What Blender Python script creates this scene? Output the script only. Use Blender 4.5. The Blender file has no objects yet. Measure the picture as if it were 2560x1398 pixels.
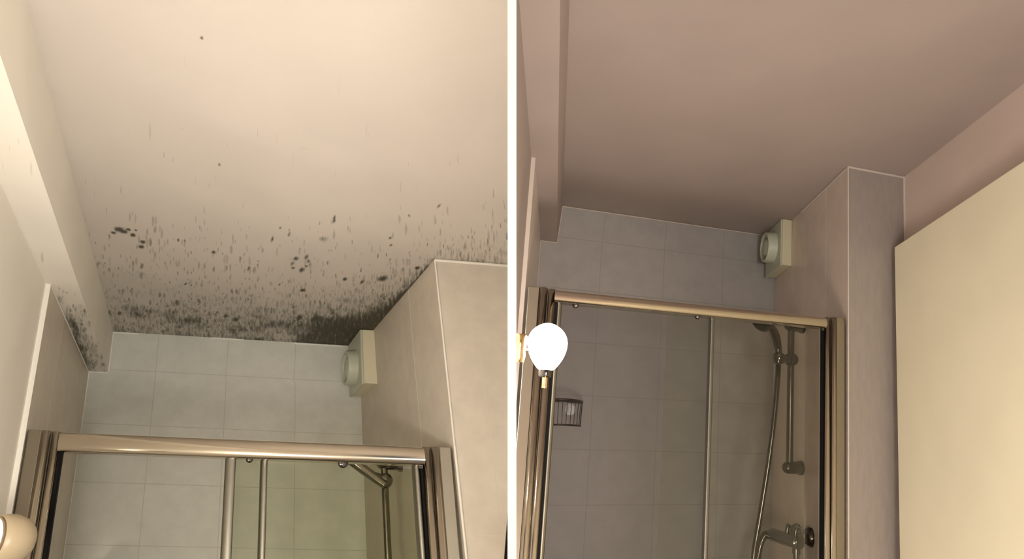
import bpy, bmesh, math
import numpy as np
from mathutils import Vector, Matrix

S = bpy.context.scene
COL = S.collection
PITCH = math.radians(17)
CAMZ = 1.60

# ---------------------------------------------------------------- camera, world, lights, exposure
cd = bpy.data.cameras.new('camera'); cam = bpy.data.objects.new('camera', cd); COL.objects.link(cam)
cd.sensor_width = 36; cd.lens = 1700 / 2560 * 36; cd.clip_start = .02
cam.location = (0, 0, CAMZ); cam.rotation_euler = (math.pi/2 + PITCH, 0, 0)
S.camera = cam
S.view_settings.view_transform = 'Standard'; S.view_settings.look = 'None'
S.view_settings.gamma = 1; S.view_settings.exposure = 0.0
try: S.view_settings.use_curve_mapping = False
except Exception: pass
w = bpy.data.worlds.new('world'); S.world = w; w.use_nodes = True
w.node_tree.nodes['Background'].inputs[0].default_value = (.8, .85, 1, 1)
w.node_tree.nodes['Background'].inputs[1].default_value = .10

def c2w(v):
    x, y, z = v; f = -z
    return Vector((x, f*math.cos(PITCH) - y*math.sin(PITCH), CAMZ + f*math.sin(PITCH) + y*math.cos(PITCH)))

class Room:
    """A room's own axes: r to the right along the back wall, d into the shower, u up."""
    def __init__(s, Vd, Vu, Vr):
        def n(x, y):
            v = np.array([x-1280., 699.-y, -1700.]); return v/np.linalg.norm(v)
        s.B = np.array([n(*Vr), n(*Vd), n(*Vu)]).T
    def __call__(s, r, d, u):
        return c2w(s.B @ np.array([r, d, u], float))
    def dir(s, r, d, u):
        return (s(r, d, u) - s(0, 0, 0)).normalized()
A = Room((443, 1440), (770, -3060), (13900, 1650))      # the mouldy room
Z = Room((1385, 1125), (2110, -9500), (6430, 1240))     # the clean room

def light(name, loc, power, color, size=.05):
    l = bpy.data.lights.new(name, 'POINT'); l.energy = power; l.color = color; l.shadow_soft_size = size
    o = bpy.data.objects.new(name, l); o.location = loc; COL.objects.link(o); return o
WARM = (1, .80, .60)
#LIGHTS_BEGIN
light('vanity_light', A(-.22, .80, -.08), 14, (1, .92, .80), .06)
light('room_light', A(-.10, -1.35, -.40), 108, (.98, .97, .85), .35)
light('vanity_light', Z(.22, .80, -.55), 22, (1, .83, .70), .16)
light('phone_flash', A(.012, -.02, .03), .6, (.90, .94, 1), .006)
#LIGHTS_END

# ---------------------------------------------------------------- materials
def mat(name, col, rough=.5, metal=0, spec=.5, coat=0, emit=None, es=0):
    m = bpy.data.materials.new(name); m.use_nodes = True
    b = m.node_tree.nodes['Principled BSDF']
    b.inputs['Base Color'].default_value = (*col, 1); b.inputs['Roughness'].default_value = rough
    b.inputs['Metallic'].default_value = metal; b.inputs['Specular IOR Level'].default_value = spec
    b.inputs['Coat Weight'].default_value = coat
    if emit: b.inputs['Emission Color'].default_value = (*emit, 1); b.inputs['Emission Strength'].default_value = es
    return m

class G:
    """small shader graph helper"""
    def __init__(s, m): s.m = m; s.t = m.node_tree; s.b = s.t.nodes['Principled BSDF']
    def n(s, typ, **k):
        x = s.t.nodes.new(typ)
        for a, v in k.items(): setattr(x, a, v)
        return x
    def l(s, a, b): s.t.links.new(a, b)
    def val(s, inp, v):
        if hasattr(v, 'node'): s.l(v, inp)
        else: inp.default_value = v
    def math(s, op, a, b=0, c=None, clamp=False):
        x = s.n('ShaderNodeMath', operation=op, use_clamp=clamp); s.val(x.inputs[0], a); s.val(x.inputs[1], b)
        if c is not None: s.val(x.inputs[2], c)
        return x.outputs[0]
    def mix(s, f, a, b):
        x = s.n('ShaderNodeMix', data_type='RGBA'); s.val(x.inputs[0], f)
        for i, v in ((6, a), (7, b)):
            s.val(x.inputs[i], v if hasattr(v, 'node') else (*v, 1))
        return x.outputs[2]
    def step(s, v, lo, hi):
        x = s.n('ShaderNodeMapRange', interpolation_type='SMOOTHSTEP'); s.val(x.inputs[0], v)
        s.val(x.inputs[1], lo); s.val(x.inputs[2], hi); return x.outputs[0]
    def noise(s, vec, scale, detail=3, rough=.5):
        x = s.n('ShaderNodeTexNoise'); s.l(vec, x.inputs['Vector']); x.inputs['Scale'].default_value = scale
        x.inputs['Detail'].default_value = detail; x.inputs['Roughness'].default_value = rough; return x.outputs[0]
    def scale(s, vec, k, off=(0, 0, 0)):
        x = s.n('ShaderNodeMapping'); s.l(vec, x.inputs[0]); x.inputs[3].default_value = k; x.inputs[1].default_value = off
        return x.outputs[0]
    def bump(s, h, st, dist=.002):
        x = s.n('ShaderNodeBump'); x.inputs['Strength'].default_value = st; x.inputs['Distance'].default_value = dist
        s.l(h, x.inputs['Height']); s.l(x.outputs[0], s.b.inputs['Normal'])

def paint(name, col, rough=.62):
    m = mat(name, col, rough, spec=.3); g = G(m)
    tc = g.n('ShaderNodeTexCoord').outputs['Object']
    n1 = g.noise(tc, 3.2, 2); n2 = g.noise(tc, 60, 4)
    c = g.mix(g.step(n1, .35, .65), tuple(x*.965 for x in col), tuple(min(1, x*1.02) for x in col))
    g.l(c, g.b.inputs['Base Color']); g.bump(n2, .12, .003)
    return m

def tile(name, col, grout, tw, th, ou, ov, rough=.3, line=.0016):
    """square set wall tiles; the UV map is in metres"""
    m = mat(name, col, rough, spec=.45); g = G(m)
    uv = g.n('ShaderNodeUVMap').outputs[0]
    br = g.n('ShaderNodeTexBrick', offset=0, squash=1)
    g.l(g.scale(uv, (1, 1, 1), (-ou, -ov, 0)), br.inputs[0])
    br.inputs['Scale'].default_value = 1; br.inputs['Mortar Size'].default_value = line
    br.inputs['Mortar Smooth'].default_value = .25; br.inputs['Brick Width'].default_value = tw
    br.inputs['Row Height'].default_value = th; br.inputs['Bias'].default_value = 0
    br.inputs['Color1'].default_value = (0, 0, 0, 1); br.inputs['Color2'].default_value = (.14, .14, .14, 1)
    br.inputs['Mortar'].default_value = (0, 0, 0, 1)
    n1 = g.noise(uv, 14, 5, .6); n2 = g.noise(uv, 90, 3)
    c = g.mix(g.step(n1, .3, .7), tuple(x*.94 for x in col), tuple(x*1.04 for x in col))
    c = g.mix(g.math('MULTIPLY', g.step(n2, .55, .8), .12), c, tuple(x*.8 for x in col))
    c = g.mix(br.outputs[1], c, grout)
    g.l(c, g.b.inputs['Base Color'])
    h = g.math('SUBTRACT', g.math('MULTIPLY', n1, .12), br.outputs[1])
    g.bump(h, .25, .0015)
    return m

def mould_paint(name, col):
    """cream paint with black mould specks; 'dens' says how thick they sit, 'blob' marks the big colonies.
    UV 'streak' runs along the wipe direction so that the specks are drawn out."""
    m = mat(name, col, .65, spec=.3); g = G(m)
    tc = g.n('ShaderNodeTexCoord').outputs['Object']
    st = g.n('ShaderNodeUVMap', uv_map='streak').outputs[0]
    dens = g.n('ShaderNodeAttribute', attribute_name='dens').outputs['Fac']
    blob = g.n('ShaderNodeAttribute', attribute_name='blob').outputs['Fac']
    warp = g.n('ShaderNodeTexNoise'); g.l(st, warp.inputs['Vector']); warp.inputs['Scale'].default_value = 30; warp.inputs['Detail'].default_value = 2
    def layer(sx, sy, k, rmin, rmax, soft, seed):
        v = g.scale(st, (sx, sy, 1), (seed, seed*.7, 0))
        off = g.n('ShaderNodeVectorMath', operation='MULTIPLY_ADD'); g.l(warp.outputs['Color'], off.inputs[0]); off.inputs[1].default_value = (.55, .55, 0); g.l(v, off.inputs[2])
        vo = g.n('ShaderNodeTexVoronoi', voronoi_dimensions='2D', feature='F1'); g.l(off.outputs[0], vo.inputs['Vector']); vo.inputs['Scale'].default_value = 1
        sep = g.n('ShaderNodeSeparateColor'); g.l(vo.outputs['Color'], sep.inputs[0])
        present = g.step(g.math('SUBTRACT', g.math('MULTIPLY', dens, k), sep.outputs[0]), 0, .05)
        rad = g.math('ADD', g.math('MULTIPLY', g.math('POWER', sep.outputs[1], 2.0), rmax-rmin), rmin)
        sh = g.math('SUBTRACT', 1, g.step(vo.outputs['Distance'], g.math('MULTIPLY', rad, 1-soft), g.math('MULTIPLY', rad, 1+soft)))
        return g.math('MULTIPLY', g.math('MULTIPLY', present, sh), g.math('ADD', g.math('MULTIPLY', sep.outputs[2], .6), .4))
    a = layer(80, 7, .95, .08, .22, .45, 3.1)
    b = layer(190, 12, 1.1, .10, .30, .5, 7.7)
    c_ = layer(300, 14, 1.7, .14, .46, .5, 12.3)
    fine = g.noise(g.scale(st, (330, 13, 1)), 1, 4, .65)
    soft = g.noise(g.scale(st, (34, 5, 1)), 1, 3, .6)
    smear = g.step(g.math('ADD', g.math('MULTIPLY_ADD', fine, 2.0, -.55), g.math('MULTIPLY', soft, .35)), g.math('SUBTRACT', .86, g.math('MULTIPLY', dens, .55)), g.math('SUBTRACT', 1.30, g.math('MULTIPLY', dens, .42)))
    smear = g.math('MULTIPLY', smear, g.math('ADD', g.math('MULTIPLY', g.step(dens, .18, .6), .62), g.math('MULTIPLY', g.step(dens, .7, 1.3), .34)))
    bl = g.step(g.math('ADD', blob, g.math('MULTIPLY', g.math('SUBTRACT', fine, .5), .8)), .18, .95)
    bl = g.math('MULTIPLY', bl, g.step(blob, .02, .15))
    t = g.math('MAXIMUM', g.math('MULTIPLY', a, .85), g.math('MULTIPLY', b, .7))
    t = g.math('MAXIMUM', t, g.math('MULTIPLY', c_, .42))
    t = g.math('SUBTRACT', 1, g.math('MULTIPLY', g.math('SUBTRACT', 1, t), g.math('MULTIPLY', g.math('SUBTRACT', 1, smear), g.math('SUBTRACT', 1, bl))), clamp=True)
    n1 = g.noise(tc, 3.2, 2)
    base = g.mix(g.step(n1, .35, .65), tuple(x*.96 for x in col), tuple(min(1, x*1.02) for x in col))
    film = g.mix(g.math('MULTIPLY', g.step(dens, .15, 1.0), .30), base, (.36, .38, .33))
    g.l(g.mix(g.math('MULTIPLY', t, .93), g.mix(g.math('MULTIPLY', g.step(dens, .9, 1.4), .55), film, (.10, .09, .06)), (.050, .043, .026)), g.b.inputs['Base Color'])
    g.bump(g.noise(tc, 60, 4), .12, .003)
    return m

M = {}
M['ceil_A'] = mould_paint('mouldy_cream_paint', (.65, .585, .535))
M['beam_A'] = mould_paint('lit_mouldy_beam_paint', (.87, .81, .74))  # lighter copy of the ceiling paint; the beam's brighter light is in the colour
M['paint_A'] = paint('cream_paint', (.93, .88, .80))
M['paint_Z'] = paint('clean_cream_paint_dimmed', (.41, .345, .32))  # darkened colour stands in for weaker light on ceiling and beam
M['wall_Z'] = paint('clean_cream_paint_lit', (.70, .585, .53))  # same paint, lightened: stronger light on the right wall put into its colour
M['seal_Z'] = mat('clean_room_sealant', (.60, .52, .47), .45)
M['white'] = mat('white_sealant', (.90, .86, .80), .45)
M['tileb_A'] = tile('back_wall_tile', (.70, .69, .64), (.56, .545, .50), .2525, .2035, .124, .2945, .42)
M['tiles_A'] = tile('side_wall_tile', (.66, .59, .50), (.86, .80, .72), .9, 3, .27, -2, .4, .0030)
M['tilep_A'] = tile('pillar_tile', (.66, .60, .52), (.66, .60, .52), 2, .9, .1, .1, .38)
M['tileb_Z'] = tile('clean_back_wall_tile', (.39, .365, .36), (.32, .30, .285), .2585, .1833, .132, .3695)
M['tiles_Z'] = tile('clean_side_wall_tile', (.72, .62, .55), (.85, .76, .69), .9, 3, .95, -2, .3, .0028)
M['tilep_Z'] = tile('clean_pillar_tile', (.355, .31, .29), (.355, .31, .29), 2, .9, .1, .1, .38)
M['chrome'] = mat('chrome', (.115, .103, .095), .13, 1)
M['stile'] = mat('dull_aluminium', (.24, .225, .19), .42, 1)
M['chrome_A'] = mat('lighter_chrome', (.27, .245, .205), .18, 1)  # lighter than the chrome of the clean room
M['alu'] = mat('polished_aluminium', (.56, .50, .415), .15, 1)
M['alu_m'] = mat('satin_aluminium', (.38, .345, .29), .3, 1)
M['gasket'] = mat('black_gasket', (.012, .011, .011), .8, spec=.1)
M['bright'] = mat('flash_lit_cup', (.92, .93, .95), .18)  # near-white colour stands in for the flash reflecting off the cup
M['dark_metal'] = mat('dark_wire', (.10, .085, .08), .35, 1)
M['fan'] = mat('cream_plastic', (.74, .68, .50), .4)
M['fan_g'] = mat('pale_green_plastic', (.57, .585, .475), .4)
M['black'] = mat('dark_duct', (.015, .013, .01), .8)
M['door'] = paint('yellow_cream_gloss', (.93, .88, .68), .45)
M['brass'] = mat('polished_brass', (.78, .55, .26), .2, 1)
M['beige'] = mat('beige_enamel', (.44, .35, .235), .4)
M['rim'] = mat('brown_rim', (.16, .11, .06), .5)
M['bulb'] = mat('lit_opal_glass', (1, .95, .85), .3, emit=(1, .95, .80), es=20)
M['white_panel'] = mat('white_panel_edge', (.93, .93, .92), .5)
M['floor'] = mat('grey_vinyl_floor', (.16, .14, .12), .6)

def glass(name, tint, refl=1.0):
    m = bpy.data.materials.new(name); m.use_nodes = True; t = m.node_tree; t.nodes.clear()
    o = t.nodes.new('ShaderNodeOutputMaterial'); mx = t.nodes.new('ShaderNodeMixShader')
    tr = t.nodes.new('ShaderNodeBsdfTransparent'); gl = t.nodes.new('ShaderNodeBsdfGlossy'); fr = t.nodes.new('ShaderNodeFresnel')
    tr.inputs[0].default_value = (*tint, 1); gl.inputs['Roughness'].default_value = .03; fr.inputs[0].default_value = 1.45
    k = t.nodes.new('ShaderNodeMath'); k.operation = 'MULTIPLY'; k.inputs[1].default_value = refl
    t.links.new(fr.outputs[0], k.inputs[0]); t.links.new(k.outputs[0], mx.inputs[0])
    t.links.new(tr.outputs[0], mx.inputs[1]); t.links.new(gl.outputs[0], mx.inputs[2]); t.links.new(mx.outputs[0], o.inputs[0])
    return m
M['glass'] = glass('clear_glass', (.985, .985, .98), .35)
M['glass_g'] = glass('greenish_glass', (.945, .95, .91), .35)
M['glass_a'] = glass('green_glass', (.87, .885, .81), .35)
M['glass_z'] = glass('grey_glass', (.87, .875, .89), .35)

# ---------------------------------------------------------------- builders
def thing(name, loc, label, cat, group=None):
    e = bpy.data.objects.new(name, None); e.empty_display_size = .05; e.location = loc; COL.objects.link(e)
    e['label'] = label; e['category'] = cat
    if group: e['group'] = group
    return e

def add(name, bm, m, parent=None, smooth=False, label=None, bevel=0, structure=False):
    """link a bmesh given in world space as ONE object"""
    if parent is not None: o0 = parent.matrix_basis.translation.copy() if parent.parent is None else parent.matrix_basis.translation + parent.parent.matrix_basis.translation
    else:
        o0 = sum((v.co for v in bm.verts), Vector()) / max(1, len(bm.verts))
    bmesh.ops.translate(bm, verts=bm.verts, vec=-o0)
    me = bpy.data.meshes.new(name); bm.to_mesh(me); bm.free()
    for p in me.polygons: p.use_smooth = smooth
    me.materials.append(M[m])
    o = bpy.data.objects.new(name, me); COL.objects.link(o)
    if parent is not None: o.parent = parent
    else: o.location = o0
    if label: o['label'] = label
    if structure: o['kind'] = 'structure'
    if bevel:
        b = o.modifiers.new('bevel', 'BEVEL'); b.width = bevel; b.segments = 3; b.limit_method = 'ANGLE'
    if smooth:
        me.shade_smooth() if hasattr(me, 'shade_smooth') else None
        try: me.set_sharp_from_angle(angle=math.radians(50))
        except Exception: pass
    return o

def sub(name, bm, m, parent, **k):
    """a sub-part: parent is itself a part (its location is its thing's origin)"""
    root = parent.parent
    o0 = root.matrix_basis.translation
    bmesh.ops.translate(bm, verts=bm.verts, vec=-o0)
    me = bpy.data.meshes.new(name); bm.to_mesh(me); bm.free()
    for p in me.polygons: p.use_smooth = k.get('smooth', False)
    me.materials.append(M[m]); o = bpy.data.objects.new(name, me); COL.objects.link(o); o.parent = parent
    return o

def quads(R, faces):
    """faces: lists of 4+ (r, d, u, uvx, uvy)"""
    bm = bmesh.new(); uv = bm.loops.layers.uv.new('UVMap')
    for f in faces:
        fa = bm.faces.new([bm.verts.new(R(*p[:3])) for p in f])
        for lp, p in zip(fa.loops, f): lp[uv].uv = p[3:5]
    return bm

def clip(bm, side):
    """cut the room's surfaces off inside the dividing panel (side -1: left room, +1: right room)"""
    bmesh.ops.bisect_plane(bm, geom=bm.verts[:]+bm.edges[:]+bm.faces[:], plane_co=(side*.001, 0, 0), plane_no=(-side, 0, 0), clear_outer=True)
    bm.verts.ensure_lookup_table(); return bm

def rbox(R, r0, r1, d0, d1, u0, u1, bm=None):
    bm = bm or bmesh.new()
    v = [bm.verts.new(R(r, d, u)) for r in (r0, r1) for d in (d0, d1) for u in (u0, u1)]
    for f in ((0, 1, 3, 2), (4, 6, 7, 5), (0, 4, 5, 1), (2, 3, 7, 6), (0, 2, 6, 4), (1, 5, 7, 3)):
        bm.faces.new([v[i] for i in f])
    bmesh.ops.recalc_face_normals(bm, faces=bm.faces); return bm

def prism(pts0, pts1, bm=None):
    """closed solid between two matching world-space outlines"""
    bm = bm or bmesh.new(); a = [bm.verts.new(p) for p in pts0]; b = [bm.verts.new(p) for p in pts1]; n = len(a)
    for i in range(n): bm.faces.new((a[i], a[(i+1) % n], b[(i+1) % n], b[i]))
    bm.faces.new(a[::-1]); bm.faces.new(b)
    bmesh.ops.recalc_face_normals(bm, faces=bm.faces); return bm

def frame_of(t):
    t = t.normalized(); h = Vector((0, 0, 1)) if abs(t.z) < .9 else Vector((1, 0, 0))
    x = t.cross(h).normalized(); return x, t.cross(x).normalized()

def tube(pts, rad, seg=16, bm=None, caps=True):
    """a tube along world points; rad a number or one per point"""
    bm = bm or bmesh.new(); n = len(pts); rad = rad if hasattr(rad, '__len__') else [rad]*n
    rings = []; x = None
    for i, p in enumerate(pts):
        t = (pts[min(i+1, n-1)] - pts[max(i-1, 0)]).normalized()
        if x is None: x, y = frame_of(t)
        else:
            x = (x - t*x.dot(t)).normalized(); y = t.cross(x)
        rings.append([bm.verts.new(p + rad[i]*(math.cos(a)*x + math.sin(a)*y)) for a in (2*math.pi*k/seg for k in range(seg))])
    for q, w_ in zip(rings, rings[1:]):
        for k in range(seg): bm.faces.new((q[k], q[(k+1) % seg], w_[(k+1) % seg], w_[k]))
    if caps: bm.faces.new(rings[0][::-1]); bm.faces.new(rings[-1])
    bmesh.ops.recalc_face_normals(bm, faces=bm.faces)
    return bm

def lathe(base, axis, prof, seg=40, bm=None):
    """prof: (distance along axis, radius)"""
    bm = bm or bmesh.new(); axis = axis.normalized(); x, y = frame_of(axis); rings = []
    for h, r in prof:
        c = base + axis*h
        if r < 1e-6: rings.append([bm.verts.new(c)])
        else: rings.append([bm.verts.new(c + r*(math.cos(a)*x + math.sin(a)*y)) for a in (2*math.pi*k/seg for k in range(seg))])
    for q, w_ in zip(rings, rings[1:]):
        for k in range(seg):
            k2 = (k+1) % seg
            if len(q) == 1 and len(w_) == 1: continue
            if len(q) == 1: bm.faces.new((q[0], w_[k2], w_[k]))
            elif len(w_) == 1: bm.faces.new((q[k], q[k2], w_[0]))
            else: bm.faces.new((q[k], q[k2], w_[k2], w_[k]))
    bmesh.ops.recalc_face_normals(bm, faces=bm.faces)
    return bm

def spline(pts, n=60):
    P = [pts[0]*2-pts[1]] + pts + [pts[-1]*2-pts[-2]]; out = []
    segs = len(pts)-1; per = max(2, n//segs)
    for i in range(segs):
        a, b, c, d = P[i:i+4]
        for k in range(per):
            t = k/per
            out.append(.5*((2*b)+(c-a)*t+(2*a-5*b+4*c-d)*t*t+(3*b-a-3*c+d)*t**3))
    out.append(pts[-1].copy()); return out

def bead(name, R, a, b, w_=.005, m='white', label=None):
    """a run of sealant between two room points: a slim round bead"""
    n = 14; rng = np.random.RandomState(int(abs(a[0]*977+a[2]*331+b[1]*71)) + 5)
    pts = [R(*[a[k]+(b[k]-a[k])*i/n for k in range(3)]) for i in range(n+1)]
    return add(name, tube(pts, [w_*.5*(.85+.3*rng.rand()) for _ in pts], 8), m, structure=True, smooth=True)

LOW = -1.35
# ---------------------------------------------------------------- the left (mouldy) room
RL, RR, DB, DP, UC = -.360, .630, 2.712, 1.819, .850       # left wall, alcove wall, back wall, pillar front, ceiling
BR, BU = -.293, .688                                       # beam corner

def mould_grid(name, R, rs_of, ds, u, dens_f, spots, nr, matname, side):
    """a fine horizontal grid carrying the mould attributes"""
    rr = np.zeros((len(ds), nr)); dd = np.repeat(ds[:, None], nr, 1)
    for i, d in enumerate(ds):
        a, b = rs_of(d); rr[i] = np.linspace(a, b, nr)
    den = dens_f(rr, dd); bl = np.zeros_like(rr)
    for (r, d, sr, sd, k) in spots:
        q = ((rr-r)/sr)**2 + ((dd-d)/sd)**2
        bl = np.maximum(bl, k*np.exp(-q*1.0))
    P0 = np.array(R(0, 0, 0)); E = np.array([np.array(R(*e))-P0 for e in ((1, 0, 0), (0, 1, 0), (0, 0, 1))])
    co = P0 + rr[..., None]*E[0] + dd[..., None]*E[1] + u*E[2]
    co = co.reshape(-1, 3); c0 = co.mean(0); n0, n1 = rr.shape
    idx = np.arange(n0*n1).reshape(n0, n1)
    f = np.stack([idx[:-1, :-1], idx[1:, :-1], idx[1:, 1:], idx[:-1, 1:]], -1).reshape(-1, 4)
    me = bpy.data.meshes.new(name); me.vertices.add(len(co)); me.vertices.foreach_set('co', (co-c0).astype('f').ravel())
    me.loops.add(f.size); me.loops.foreach_set('vertex_index', f.astype('i').ravel())
    me.polygons.add(len(f)); me.polygons.foreach_set('loop_start', np.arange(0, f.size, 4).astype('i'))
    me.update(calc_edges=True)
    X = (rr+.063)/(dd+.406); uvv = np.stack([X, dd], -1).reshape(-1, 2)
    me.uv_layers.new(name='streak').data.foreach_set('uv', uvv[f.ravel()].astype('f').ravel())
    for nm, arr in (('dens', den), ('blob', bl)):
        me.attributes.new(nm, 'FLOAT', 'POINT').data.foreach_set('value', arr.astype('f').ravel())
    me.materials.append(M[matname]); me.validate(); me.update()
    o = bpy.data.objects.new(name, me); o.location = c0; COL.objects.link(o); o['kind'] = 'structure'; return o

ss = lambda x, a, b: (lambda t: t*t*(3-2*t))(np.clip((x-a)/(b-a), 0, 1))
def lownoise(r, d):
    return (np.sin(r*17+2.1*np.sin(d*6+1))*np.sin(d*9.3+1.7*np.sin(r*11)) + .6*np.sin(r*41+d*13)*np.sin(d*23-r*19+1)) / 1.6
def dens_ceiling(r, d):
    n = lownoise(r, d)
    base = .02*ss(d, .8, 1.4) + .20*ss(d, 1.45, 2.0)**1.3 + .26*ss(d, 1.95, 2.45) + .16*ss(d, 2.3, 2.55)
    rw = .638 - .016*ss(d, 1.8, 2.71)
    near_right = np.exp(-np.maximum(rw-r, 0)/.10) * ss(d, 1.35, 1.95) * .30
    wedge = .85*np.exp(-(np.maximum(rw-.01-r, 0)/.17)**1.5) * ss(d, 1.82, 2.5)
    corner = 1.0*np.exp(-((rw-r)/.20)**2 - ((2.72-d)/.26)**2)
    back = .30*np.exp(-((2.52-d + .15*(r-.2))/.13)**2)*np.clip(.75+.5*n, 0, 1.3)*ss(r, -.29, -.2)
    edge = .25*np.exp(-((2.71-d)/.05)**2)
    hole = 1-.5*np.exp(-((r-.33)/.06)**2-((d-2.66)/.12)**2)
    wall_line = .9*np.exp(-np.maximum(rw-r, 0)/.012)*ss(d, 1.78, 1.9)
    right_out = np.where(r > .65, .16*ss(d, 1.3, 1.75), 0)
    return np.clip((base*(1+.35*n) + near_right + wedge + back + edge)*hole + corner + right_out + wall_line, 0, 1.5)

SPOTS = [(-.227,1.811,.0072,.0104),(-.21,1.787,.0142,.0179),(-.2,1.798,.0122,.0155),(-.187,1.783,.0071,.0102),(-.177,1.816,.0082,.0131),
 (-.154,1.857,.0084,.0137),(-.159,1.891,.0085,.0141),(.035,1.891,.0065,.0143),(.026,1.4,.003,.0088),(.315,1.745,.0143,.0205),
 (.318,2.14,.0097,.0178),(.534,1.995,.0161,.0258),(.426,2.02,.0069,.0163),(.481,2.033,.0058,.0199),(.346,2.414,.012,.0441),
 (.402,2.411,.016,.0531),(.441,2.307,.0258,.0327),(-.111,2.667,.0172,.0304),(.182,1.771,.0035,.0208),(.32,1.632,.0035,.0161),
 (-.024,.98,.0028,.005),(-.156,2.445,.0238,.0349),(-.094,2.462,.0294,.0536),(-.027,2.515,.0409,.0558),(.169,2.592,.031,.0294),
 (.234,2.706,.0147,.0265),(.136,2.476,.0135,.0271),(.201,2.431,.0267,.0264),(.317,1.613,.003,.0181),(-.168,1.784,.0041,.0076),
 (.548,1.501,.0037,.0144),(.482,1.704,.0041,.0099),(.496,1.749,.0041,.0104),(.194,1.698,.003,.0097),(-.061,1.825,.0035,.0134),
 (.1,2.443,.0067,.022),(.61,1.892,.0089,.0148)]
SP = [(a, b, c*1.05, e*1.05, .62 if (c > .016 and b > 2.1) or (a, b) == (.315, 1.745) else 1.05) for a, b, c, e in SPOTS]
for (a, b, k) in ((.279, 1.925, 9), ):                       # the ring shaped colony
    for i in range(k):
        t = 2*math.pi*i/k + .3
        if i in (2, 6): continue
        SP.append((a+.0215*math.cos(t), b+.056*math.sin(t), .0058+.0035*((i*7)%4)/3, .012+.012*((i*5)%3)/2, .85+.15*((i*3)%4)/3))
SP += [(.195, 1.3, .016, .011, .32), (-.054, 1.27, .007, .007, .4), (-.293, 2.16, .006, .05, .5), (.30, 1.70, .02, .004, .4)]

Bw = A.B
def rmaxA(d, u): return (-.001 - Bw[0, 1]*d - Bw[0, 2]*u)/Bw[0, 0]
dsA = np.concatenate([np.linspace(-.7, .9, 12), np.arange(.905, DB, .0045), [DB]])
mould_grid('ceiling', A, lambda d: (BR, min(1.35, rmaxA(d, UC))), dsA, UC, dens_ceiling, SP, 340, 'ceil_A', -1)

def dens_beam(r, d):
    n = lownoise(r*2, d)
    return np.clip(.02 + 1.0*ss(d, 1.75, 2.1)*(1-ss(d, 2.5, 2.72)*.45)*np.clip(.55 + .4*n + .5*np.exp(-((r-RL)/.025)**2), 0, 1.3), 0, 1.3)
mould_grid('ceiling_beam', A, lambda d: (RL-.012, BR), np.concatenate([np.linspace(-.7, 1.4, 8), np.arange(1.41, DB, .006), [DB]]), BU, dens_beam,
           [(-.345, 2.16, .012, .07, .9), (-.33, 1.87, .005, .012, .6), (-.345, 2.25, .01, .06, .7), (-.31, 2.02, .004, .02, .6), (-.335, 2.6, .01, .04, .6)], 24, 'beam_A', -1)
def dens_side(r, d): return .20*ss(d, 1.5, 1.9) + .1*ss(d, 2.2, 2.5)
# beam side (faces right)
add('ceiling_beam', quads(A, [[(BR, -.7, BU, 0, 0), (BR, DB, BU, 1, 0), (BR, DB, UC, 1, 1), (BR, -.7, UC, 0, 1)]]), 'paint_A', structure=True)

u_at = lambda u: (.85-u)/.85*.016
add('wall_left', quads(A, [[(RL-.012, -.7, LOW, 0, 0), (RL-.012, DP+.001, LOW, 0, 0), (RL-.012, DP+.001, BU, 0, 0), (RL-.012, -.7, BU, 0, 0)]]), 'paint_A', structure=True)
add('wall_left', quads(A, [[(RL, DP, LOW, DP, LOW), (RL, DB, LOW, DB, LOW), (RL, DB, BU, DB, BU), (RL, DP, BU, DP, BU)]]), 'tiles_A', structure=True)
add('wall_back', quads(A, [[(RL, DB, LOW, RL, LOW), (RR+.01, DB, LOW, RR, LOW), (RR-.008, DB, BU, RR-.008, BU), (RL, DB, BU, RL, BU)],
                           [(BR, DB, BU, BR, BU), (RR-.008, DB, BU, RR, BU), (RR-.010, DB, UC, RR-.01, UC), (BR, DB, UC, BR, UC)]]), 'tileb_A', structure=True)
add('wall_right', quads(A, [[(.638+u_at(LOW), DP, LOW, DP, LOW), (.622+.004, DB, LOW, DB, LOW), (.622, DB, UC, DB, UC), (.638, DP, UC, DP, UC)]]), 'tiles_A', structure=True)
add('wall_pillar', clip(quads(A, [[(.638+u_at(LOW), DP, LOW, 0, LOW), (1.6, DP, LOW, 1, LOW), (1.6, DP, UC, 1, UC), (.638, DP, UC, 0, UC)]]), -1), 'tilep_A', structure=True)
# sealant and tile trims
add('trim_1', rbox(A, RL-.0125, RL, DP-.003, DP+.004, LOW, BU+.012), 'white', structure=True)
bead('trim_2', A, (BR, DB-.003, BU), (BR, DB-.003, UC-.003), .010)
bead('trim_3', A, (RL, DB-.003, BU), (BR, DB-.003, BU), .010)
bead('trim_4', A, (BR, DB-.003, UC-.004), (-.20, DB-.003, UC-.004), .008)
bead('trim_5', A, (.06, DB-.001, UC-.002), (.18, DB-.001, UC-.002), .006)
bead('trim_6', A, (.37, DB-.003, UC-.004), (.56, DB-.003, UC-.004), .008)
def clipped_bead(name, R, a, b, w_, side):
    bm = tube([R(*a), R(*b)], w_*.5, 8); bmesh.ops.bisect_plane(bm, geom=bm.verts[:]+bm.edges[:]+bm.faces[:], plane_co=(side*.001, 0, 0), plane_no=(-side, 0, 0), clear_outer=True)
    return add(name, bm, 'white', structure=True, smooth=True)
clipped_bead('trim_7', A, (.638, DP-.002, UC-.004), (1.6, DP-.002, UC-.004), .009, -1)
bead('trim_8', A, (.638+u_at(LOW), DP-.001, LOW), (.638, DP-.001, UC-.004), .0065)
bead('trim_9', A, (RL, DP+.01, BU-.002), (RL, DB, BU-.002), .004)
bead('trim_10', A, (RL+.001, DB-.001, LOW), (RL+.001, DB-.001, BU), .004)

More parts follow.
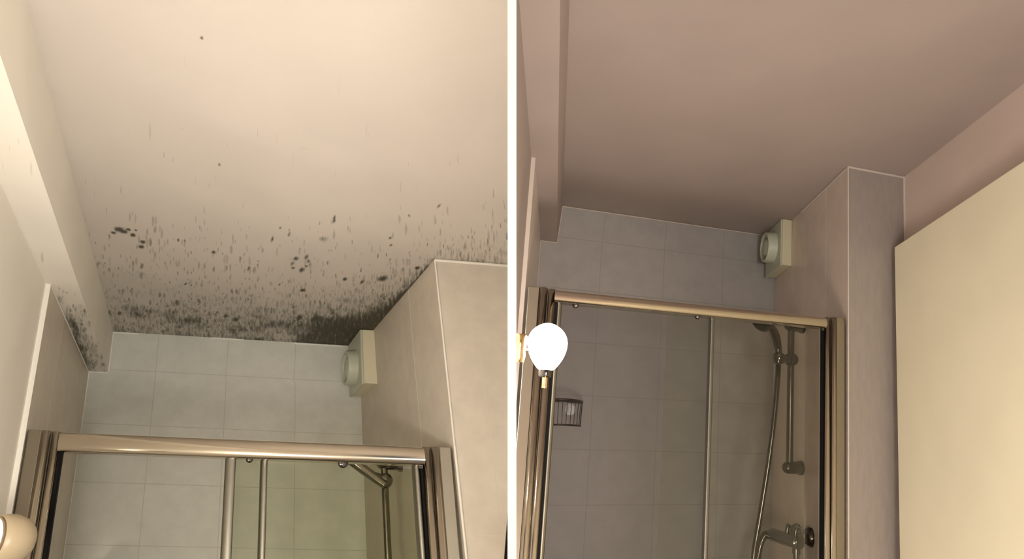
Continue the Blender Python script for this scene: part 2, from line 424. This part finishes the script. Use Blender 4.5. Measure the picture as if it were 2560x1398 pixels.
# ---------------------------------------------------------------- the right (clean) room
QL, QR, QB, QP, QC = -.105, .889, 2.372, 1.677, .850
CR, CU = -.043, .713                                       # beam corner
QW = 1.110                                                 # painted right wall
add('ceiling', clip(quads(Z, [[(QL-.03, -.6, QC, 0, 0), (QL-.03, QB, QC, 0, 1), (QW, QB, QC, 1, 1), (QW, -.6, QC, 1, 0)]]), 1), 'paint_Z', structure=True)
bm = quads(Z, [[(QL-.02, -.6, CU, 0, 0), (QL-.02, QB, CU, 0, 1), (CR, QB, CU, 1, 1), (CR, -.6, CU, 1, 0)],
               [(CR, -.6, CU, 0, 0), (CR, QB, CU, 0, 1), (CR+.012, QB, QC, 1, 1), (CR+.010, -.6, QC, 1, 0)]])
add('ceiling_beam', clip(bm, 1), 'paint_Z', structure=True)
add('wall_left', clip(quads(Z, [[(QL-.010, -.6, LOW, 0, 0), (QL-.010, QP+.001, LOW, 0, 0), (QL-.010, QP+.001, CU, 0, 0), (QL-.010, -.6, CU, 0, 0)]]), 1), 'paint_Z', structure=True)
add('wall_left', quads(Z, [[(QL, QP, LOW, QP, LOW), (QL, QB, LOW, QB, LOW), (QL, QB, CU, QB, CU), (QL, QP, CU, QP, CU)]]), 'tiles_Z', structure=True)
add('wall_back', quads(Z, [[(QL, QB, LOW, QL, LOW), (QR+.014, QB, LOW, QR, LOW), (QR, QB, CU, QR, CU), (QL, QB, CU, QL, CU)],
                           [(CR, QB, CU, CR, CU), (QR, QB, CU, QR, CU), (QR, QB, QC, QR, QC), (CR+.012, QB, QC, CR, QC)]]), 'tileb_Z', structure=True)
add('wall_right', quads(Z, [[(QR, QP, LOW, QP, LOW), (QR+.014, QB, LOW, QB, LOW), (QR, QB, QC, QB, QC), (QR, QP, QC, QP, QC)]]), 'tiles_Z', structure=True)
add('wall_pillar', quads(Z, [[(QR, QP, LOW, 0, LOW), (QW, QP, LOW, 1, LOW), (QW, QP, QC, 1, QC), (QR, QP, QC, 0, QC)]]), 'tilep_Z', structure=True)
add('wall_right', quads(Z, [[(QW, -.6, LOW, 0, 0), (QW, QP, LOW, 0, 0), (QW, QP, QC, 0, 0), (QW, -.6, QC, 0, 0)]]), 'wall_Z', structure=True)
add('trim_11', clip(rbox(Z, QL-.0105, QL+.001, QP-.003, QP+.004, LOW, CU+.004), 1), 'seal_Z', structure=True)
bead('trim_12', Z, (CR, QB-.002, CU), (CR+.012, QB-.002, QC-.003), .006, m='seal_Z')
bead('trim_13', Z, (QL, QB-.002, CU), (CR, QB-.002, CU), .005, m='seal_Z')
bead('trim_14', Z, (CR+.012, QB-.002, QC-.003), (QR, QB-.002, QC-.003), .005, m='seal_Z')
bead('trim_15', Z, (QR, QP, QC-.003), (QR, QB-.3, QC-.003), .006, m='seal_Z')
bead('trim_16', Z, (QR, QP-.001, QC-.003), (QW, QP-.001, QC-.003), .008, m='seal_Z')
bead('trim_17', Z, (QR, QP-.001, LOW), (QR, QP-.001, QC-.003), .004, m='seal_Z')
bead('trim_18', Z, (QW-.002, QP-.001, LOW), (QW-.002, QP-.001, QC-.003), .006, m='seal_Z')
bead('trim_19', Z, (QL+.001, QB-.001, LOW), (QL+.001, QB-.001, CU), .003, m='seal_Z')

# floors
add('floor', clip(quads(A, [[(RL-.012, -.7, LOW, 0, 0), (1.2, -.7, LOW, 1, 0), (1.2, DB, LOW, 1, 1), (RL-.012, DB, LOW, 0, 1)]]), -1), 'floor', structure=True)
add('floor', clip(quads(Z, [[(QL-.01, -.6, LOW, 0, 0), (QW, -.6, LOW, 1, 0), (QW, QB, LOW, 1, 1), (QL-.01, QB, LOW, 0, 1)]]), 1), 'floor', structure=True)

# the white panel that stands between the two rooms, seen end on
zc = .60; hw = 11/1700*zc
def yz(y, f): return c2w((0, y, -f))
out = [(-.9, zc), (.75, zc), (.75, 3.6), (-.9, 3.6)]
p0 = [c2w((-hw, y, -f)) for y, f in out]; p1 = [c2w((hw, y, -f)) for y, f in out]
add('wall_middle', prism(p0, p1), 'white_panel', structure=True)

# ---------------------------------------------------------------- shower enclosures
def flute(R, r0, r1, dF, bulge, u0, u1, lean0=0, lean1=0, n=10, bm=None):
    """a half round vertical moulding between r0 and r1"""
    o = [(r0, dF+.02)] + [(r0+(r1-r0)*(.5-.5*math.cos(math.pi*i/n)), dF - bulge*math.sin(math.pi*i/n)) for i in range(n+1)] + [(r1, dF+.02)]
    return prism([R(r+lean0, d, u0) for r, d in o], [R(r+lean1, d, u1) for r, d in o], bm)

def enclosure(R, rL, rR, dF, uT, rail_h, stiles, glasses, wheels, label, leanR=0., stile=None, seal='gasket'):
    t = thing('shower_enclosure', R((rL+rR)/2, dF, LOW), label, 'shower enclosure')
    W = .072; lo = LOW
    for s, r0, ln in ((1, rL, 0), (-1, rR, leanR)):
        f = lambda a, b: (r0+s*a, r0+s*b) if s > 0 else (r0+s*b, r0+s*a)
        a, b = f(0, .030)
        post = add('post', rbox(R, a, b, dF+.002, dF+.034, lo, uT+.002), 'alu_m', t, bevel=.002)
        a, b = f(.030, .052); sub('fluting', flute(R, a, b, dF+.002, .010, lo, uT), 'alu', post, smooth=True)
        a, b = f(.053, W); sub('fluting', flute(R, a, b, dF+.001, .006, lo, uT-.001), 'alu', post, smooth=True)
        a, b = f(W, W+(.009 if s > 0 else .004)); sub('gasket', rbox(R, a, b, dF+.012, dF+.03, lo, uT-rail_h), 'gasket', post)
    # head rail
    n = 12; o = [(dF+.034, uT-.001), (dF+.006, uT-.001)]
    for i in range(n+1):
        a = math.pi*(.5*i/n) ; o.append((dF+.006-.018*math.sin(a)**.8 if i else dF+.006, uT-.002-(1-math.cos(a))*rail_h*.62))
    for i in range(1, 7):
        a = math.pi*.5*i/6; o.append((dF-.012+.012*(1-math.cos(a)), uT-.002-rail_h*.62-rail_h*.36*math.sin(a)))
    o.append((dF+.034, uT-rail_h))
    rail = add('head_rail', prism([R(rL+W-.001, d, u) for d, u in o], [R(rR-W+.001+leanR*.5, d, u) for d, u in o]), 'alu', t, smooth=True)
    sub('end_clip', rbox(R, rR-W-.012, rR-W-.002, dF+.002, dF+.012, uT-rail_h-.009, uT-rail_h+.001), 'chrome', rail)
    for (ra, rb, dz, g) in glasses:
        p = add('glass_panel', rbox(R, ra, rb, dF+dz, dF+dz+.005, lo+.03, uT-rail_h*.6), g, t)
    for (ra, rb, dz, ln) in stiles:
        add('door_stile', flute(R, ra, rb, dF+dz, .006, lo+.02, uT-rail_h*.7, ln), 'stile', t, smooth=True)
    for (r, dz, rad) in wheels:
        c = R(r, dF+dz, uT-rail_h-.001)
        wl = add('roller', lathe(c, R.dir(0, -1, 0), [(-.004, 0), (-.004, rad), (.004, rad), (.006, rad*.8), (.007, rad*.3), (.007, 0)], 24), 'chrome', t, smooth=True)
    return t

enclosure(A, RL+.003, .640, DP+.004, .312, .046,
          [(.092, .116, .010, -.004), (.177, .193, .034, -.004), (.548, .562, .020, .010)],
          [(RL+.08, .104, .012, 'glass'), (.108, .565, .036, 'glass_a')],
          [(.148, .012, .008), (.372, .012, .012)],
          'satin metal framed shower enclosure under the mouldy ceiling', leanR=0)
enclosure(Z, QL+.008, QR-.008, QP+.004, .388, .031,
          [(QL+.087, QL+.100, .016, -.004), (.431, .445, .024, .004)],
          [(QL+.10, .438, .014, 'glass_z'), (.30, QR-.085, .036, 'glass_g')],
          [(.032, .010, .0085), (.388, .010, .0075)],
          'satin metal framed shower enclosure under the clean ceiling', leanR=0)

# ---------------------------------------------------------------- extractor fans
def fan(R, rf, rw, d0, d1, u0, u1, rc, dc, uc, rad, dep, label):
    t = thing('extractor_fan', R(rw, (d0+d1)/2, u0), label, 'extractor fan')
    add('housing', rbox(R, rf+.004, rw-.001, d0, d1, u0, u1), 'fan', t, bevel=.003)
    # faceplate: slightly larger plate with a chamfered lower rim
    plate = add('faceplate', rbox(R, rf-.004, rf+.004, d0+.001, d1+.004, u0-.004, u1+.0), 'fan_g', t, bevel=.003)
    ax = R.dir(-1, 0, 0)
    # outward normal of the faceplate
    nrm = R.dir(0, 1, 0).cross(R.dir(0, 0, 1)); nrm = nrm if nrm.dot(ax) > 0 else -nrm
    c = R(rc, dc, uc)
    col = add('collar', lathe(c, nrm, [(0, rad*1.03), (dep*.6, rad), (dep*.9, rad*.985), (dep, rad*.95), (dep, rad*.84), (dep*.85, rad*.80), (dep*.2, rad*.78)], 48), 'fan_g', t, smooth=True)
    bm = lathe(c, nrm, [(dep*.22, 0), (dep*.22, rad*.79)], 48); sub('duct_opening', bm, 'black', col)
    bm = lathe(c, nrm, [(dep*.25, rad*.5), (dep*.8, rad*.56), (dep*.93, rad*.50), (dep*.97, rad*.3), (dep*.98, 0)], 40)
    sub('shutter_disc', bm, 'fan_g', col, smooth=True)
    return t
fan(A, .580, .632, 2.49, 2.700, .643, .848, .577, 2.60, .728, .066, .036, 'boxy cream extractor fan on the tiled wall in the mouldy ceiling corner')
fan(Z, .843, .890, 2.17, 2.352, .676, .849, .840, 2.262, .765, .058, .034, 'boxy cream extractor fan on the tiled wall under the clean ceiling')

# ---------------------------------------------------------------- riser rails and hand showers
def riser(R, r, d, rw, uT, uB, us, label, low=True, rad=.011, cm='chrome'):
    t = thing('shower_riser_rail', R(rw, d, uB), label, 'shower rail')
    add('pole', tube([R(r, d, uB-.005), R(r, d, uT+.005)], rad, 20), cm, t, smooth=True)
    ax = (R(rw, d, 0) - R(r, d, 0)); L = ax.length; ax.normalize()
    for u in ((uT, uB) if low else (uT,)):
        add('wall_bracket', lathe(R(r, d, u) - ax*.024, ax, [(0, 0), (.002, .009), (.008, .016), (.016, .0195), (.024+L*.72, .0205), (.024+L*.74, .023), (.024+L*.97, .0245), (.024+L*.995, .0245), (.024+L*.995, 0)], 32), cm, t, smooth=True)
    c = R(r, d, us)
    f = R.dir(0, -1, 0)
    sl = add('slider', lathe(c, f, [(-.020, 0), (-.018, .012), (-.01, .0205), (0, .023), (.012, .0215), (.020, .014), (.023, .006), (.0235, 0)], 32), cm, t, smooth=True)
    return t, c

tZ, cZ = riser(Z, .838, 2.043, .889, .430, -.040, .314, 'chrome riser rail on the wall behind the clean shower glass')
h0 = Z(.772, 2.00, .309)
bm = tube([cZ, h0], [.014, .014], 20); add('holder_arm', bm, 'chrome', tZ, smooth=True)
up = Z.dir(0, 0, 1)
add('holder_cone', lathe(h0 - up*.018, up, [(0, 0), (0, .013), (.004, .0155), (.018, .017), (.032, .0165), (.036, .012), (.036, 0)], 28), 'chrome', tZ, smooth=True)
# hand shower of the clean room
tH = thing('hand_shower', h0, 'chrome hand shower with long hose, hanging on the clean room rail', 'shower head')
hp = [Z(.774, 2.0, .318), Z(.768, 2.0, .345), Z(.757, 1.99, .372), Z(.741, 1.98, .394), Z(.722, 1.975, .409), Z(.702, 1.97, .418)]
hs = spline(hp, 40)
add('handle', tube(hs, [.0095 + .004*math.sin(math.pi*min(1, i/len(hs)*1.1)) for i in range(len(hs))], 18), 'chrome', tH, smooth=True)
sa = (Z.dir(-.72, -.12, -.62)).normalized()
hc = Z(.694, 1.968, .419)
hd = add('head', lathe(hc - sa*.014, sa, [(0, 0), (.001, .014), (.006, .024), (.014, .031), (.022, .0335), (.026, .0335), (.028, .030), (.0285, 0)], 36), 'chrome', tH, smooth=True)
sub('spray_face', lathe(hc, sa, [(.0146, 0), (.0150, .026)], 32), 'gasket', hd)
hosep = spline([Z(.771, 2.0, .290), Z(.769, 2.0, .24), Z(.757, 2.0, .11), Z(.738, 2.0, -.03), Z(.712, 2.0, -.18), Z(.690, 2.0, -.31), Z(.690, 2.0, -.46), Z(.74, 2.0, -.56), Z(.81, 2.0, -.53), Z(.842, 1.99, -.42), Z(.848, 1.985, -.32)], 420)
add('hose', tube(hosep, [.0078 + .0009*(i % 2) for i in range(len(hosep))], 14), 'chrome', tH, smooth=True, label='ribbed metal hose')

# the mouldy room's rail, mostly behind the head rail
tA, cA = riser(A, .566, 2.2, .624, .322, -.15, .269, 'chrome riser rail on the wall behind the mouldy room shower glass', rad=.0105, cm='chrome_A')
k0 = A(.530, 2.18, .278)
add('holder_arm', tube([cA, k0], [.0145, .0145], 20), 'chrome_A', tA, smooth=True)
upA = A.dir(-.5, 0, .8)
tH2 = thing('hand_shower', k0, 'chrome hand shower leaning left below the mouldy room head rail', 'shower head')
hs = spline([A(.556, 2.16, .252), A(.530, 2.165, .272), A(.497, 2.17, .297), A(.468, 2.17, .318), A(.435, 2.17, .335), A(.405, 2.17, .345)], 36)
add('handle', tube(hs, [.0115 + .003*math.sin(math.pi*i/len(hs)) for i in range(len(hs))], 18), 'chrome_A', tH2, smooth=True)
sa = A.dir(-.45, -.1, -.8)
add('head', lathe(A(.400, 2.17, .347) - sa*.014, sa, [(0, 0), (.001, .014), (.006, .024), (.014, .031), (.022, .0335), (.026, .0335), (.028, .030), (.0285, 0)], 36), 'chrome_A', tH2, smooth=True)

# ---------------------------------------------------------------- mixer valve of the clean room
tM = thing('shower_mixer', Z(.889, 2.05, -.26), 'chrome bar shower mixer on the wall at the bottom, behind the clean shower glass', 'shower valve')
m0, m1 = Z(.835, 1.93, -.262), Z(.812, 2.16, -.262)
ax = (m1-m0).normalized(); L = (m1-m0).length
body = add('body', lathe(m0, ax, [(0, 0), (.002, .012), (.006, .019), (.02, .0215), (.06, .0205), (.10, .0215), (L-.05, .0205), (L-.02, .0215), (L-.006, .018), (L, 0)], 32), 'chrome', tM, smooth=True)
for dd_ in (1.955, 2.07):
    w0 = Z(.842, dd_, -.255); w1 = Z(.8885, dd_, -.25); wx = (w1-w0).normalized(); WL = (w1-w0).length
    add('wall_flange', lathe(w0, wx, [(0, .010), (WL*.5, .011), (WL*.55, .017), (WL*.8, .028), (WL*.99, .031), (WL*.99, 0)], 28), 'chrome', tM, smooth=True)
for dd_, rr_ in ((1.95, .826), (2.02, .822)):
    add('lever', tube([Z(rr_, dd_, -.244), Z(rr_+.002, dd_, -.226), Z(rr_+.008, dd_-.005, -.216)], [.007, .0065, .008], 12), 'chrome', tM, smooth=True)
sp = spline([Z(.808, 2.16, -.264), Z(.788, 2.165, -.268), Z(.772, 2.165, -.30), Z(.762, 2.165, -.35), Z(.758, 2.165, -.41)], 30)
add('spout', tube(sp, [.016 - .006*min(1, i/12) for i in range(len(sp))], 18), 'chrome', tM, smooth=True)
add('hose_union', lathe(Z(.845, 1.985, -.268), Z.dir(0, 0, -1), [(0, .009), (.014, .009), (.015, .0125), (.034, .0125), (.035, .0095), (.05, .0095), (.05, 0)], 20), 'chrome', tM, smooth=True)

# ---------------------------------------------------------------- wire soap basket
tB = thing('soap_basket', Z(.045, QB-.002, .085), 'small dark wire soap basket stuck to the back wall tiles', 'soap basket')
bc = (.028, QB-.004); br_r, br_d = .066, .085
def arc(u, k=1., n=26): return [Z(bc[0]+br_r*k*math.cos(math.pi*i/n), bc[1]-br_d*k*math.sin(math.pi*i/n)*1.0, u) for i in range(n+1)]
add('rim', tube(arc(.163)+[], .0035, 10), 'dark_metal', tB, smooth=True)
add('rim', tube(arc(.156), .0022, 8), 'dark_metal', tB, smooth=True)
add('base_ring', tube(arc(.081, .96), .0030, 10), 'dark_metal', tB, smooth=True)
for i in range(0, 27, 2):
    a = math.pi*i/26
    add('wire', tube([Z(bc[0]+br_r*math.cos(a), bc[1]-br_d*math.sin(a), .163), Z(bc[0]+br_r*.96*math.cos(a), bc[1]-br_d*.96*math.sin(a), .081)], .0011, 6), 'dark_metal', tB, smooth=True)
add('back_bar', tube([Z(bc[0]-br_r, bc[1], .163), Z(bc[0]+br_r, bc[1], .163)], .0025, 8), 'dark_metal', tB, smooth=True)
add('suction_cup', lathe(Z(.048, QB-.001, .136), Z.dir(0, -1, 0), [(0, .019), (.002, .0195), (.006, .015), (.009, .008), (.014, .006), (.016, 0)], 28), 'bright', tB, smooth=True, label='round suction cup, flash reflection in its white colour')

# ---------------------------------------------------------------- open door of the clean room
tD = thing('door_1', Z(1.05, 1.35, LOW), 'open cream yellow door leaf at the right edge of the clean room', 'door')
del tD['label']; del tD['category']; tD['kind'] = 'structure'
def dlean(u): return .0
pts = []
f0 = [(1.050, 1.652, .612), (1.050, .60, .650), (1.050, .60, LOW), (1.050, 1.634, LOW)]
add('door_panel', prism([Z(r, d, u) for r, d, u in f0], [Z(r+.040, d, u) for r, d, u in f0]), 'door', tD, bevel=.003)

# ---------------------------------------------------------------- wall lamps
g0 = Z(-.028, 1.30, .190)
tG = thing('wall_lamp', Z(-.10, 1.30, .19), 'lit egg shaped globe bulb on a brass bracket beside the clean shower', 'lamp')
upZ = Z.dir(0, 0, 1)
prof = [(h*1.04, q*1.06) for h, q in [(-.044, .0), (-.044, .012), (-.038, .018), (-.028, .0255), (-.014, .0325), (0, .0358), (.012, .0358), (.024, .0315), (.034, .0225), (.0405, .011), (.0425, 0)]]
gl = add('globe', lathe(g0, upZ, prof, 40), 'bulb', tG, smooth=True, label='glowing white globe')
gl.modifiers.new('sub', 'SUBSURF').levels = 1
add('bulb_cap', lathe(g0 - upZ*.0585, upZ, [(0, 0), (0, .009), (.002, .0125), (.010, .0135), (.0145, .0125), (.0145, 0)], 28), 'chrome', tG, smooth=True)
add('stem', tube([g0 - upZ*.058, g0 - upZ*.078], .0052, 16), 'brass', tG, smooth=True)
add('arm', tube([Z(-.1, 1.30, .181), Z(-.068, 1.30, .181), Z(-.055, 1.315, .178), Z(-.034, 1.318, .15), g0 - upZ*.070], .0028, 10), 'brass', tG, smooth=True)
add('wall_holder', lathe(Z(-.083, 1.30, .157), upZ, [(0, 0), (0, .010), (.012, .0125), (.022, .0115), (.026, .0125), (.048, .0135), (.052, .010), (.052, 0)], 24), 'brass', tG, smooth=True)
add('mounting_rod', tube([Z(-.083, 1.30, .181), Z(-.093, 1.30, .181)], .006, 12), 'brass', tG, smooth=True)

a0 = A(-.302, 1.52, .056)
tL = thing('wall_lamp', a0, 'beige round spot lamp with a lit bulb beside the mouldy shower', 'lamp')
ax = (A.dir(-.62, -.6, 0)).normalized()
sh = add('shade', lathe(a0, ax, [(-.046, 0), (-.044, .014), (-.036, .030), (-.022, .041), (-.004, .0465), (.012, .0450), (.022, .0415), (.024, .0385), (.018, .0375), (.004, .039), (.0, .02), (.0, 0)], 44), 'beige', tL, smooth=True)
add('bulb', lathe(a0, ax, [(.001, .016), (.010, .028), (.022, .0325), (.034, .028), (.042, .016), (.045, 0)], 32), 'bulb', tL, smooth=True)
add('rim', lathe(a0, ax, [(.018, .0400), (.026, .0405), (.0275, .0375), (.026, .0345), (.018, .0345)], 40), 'rim', tL, smooth=True, label='dark ring around the bulb')
add('stem', tube([a0 - ax*.02, A(-.371, 1.54, .05)], .007, 12), 'brass', tL, smooth=True)
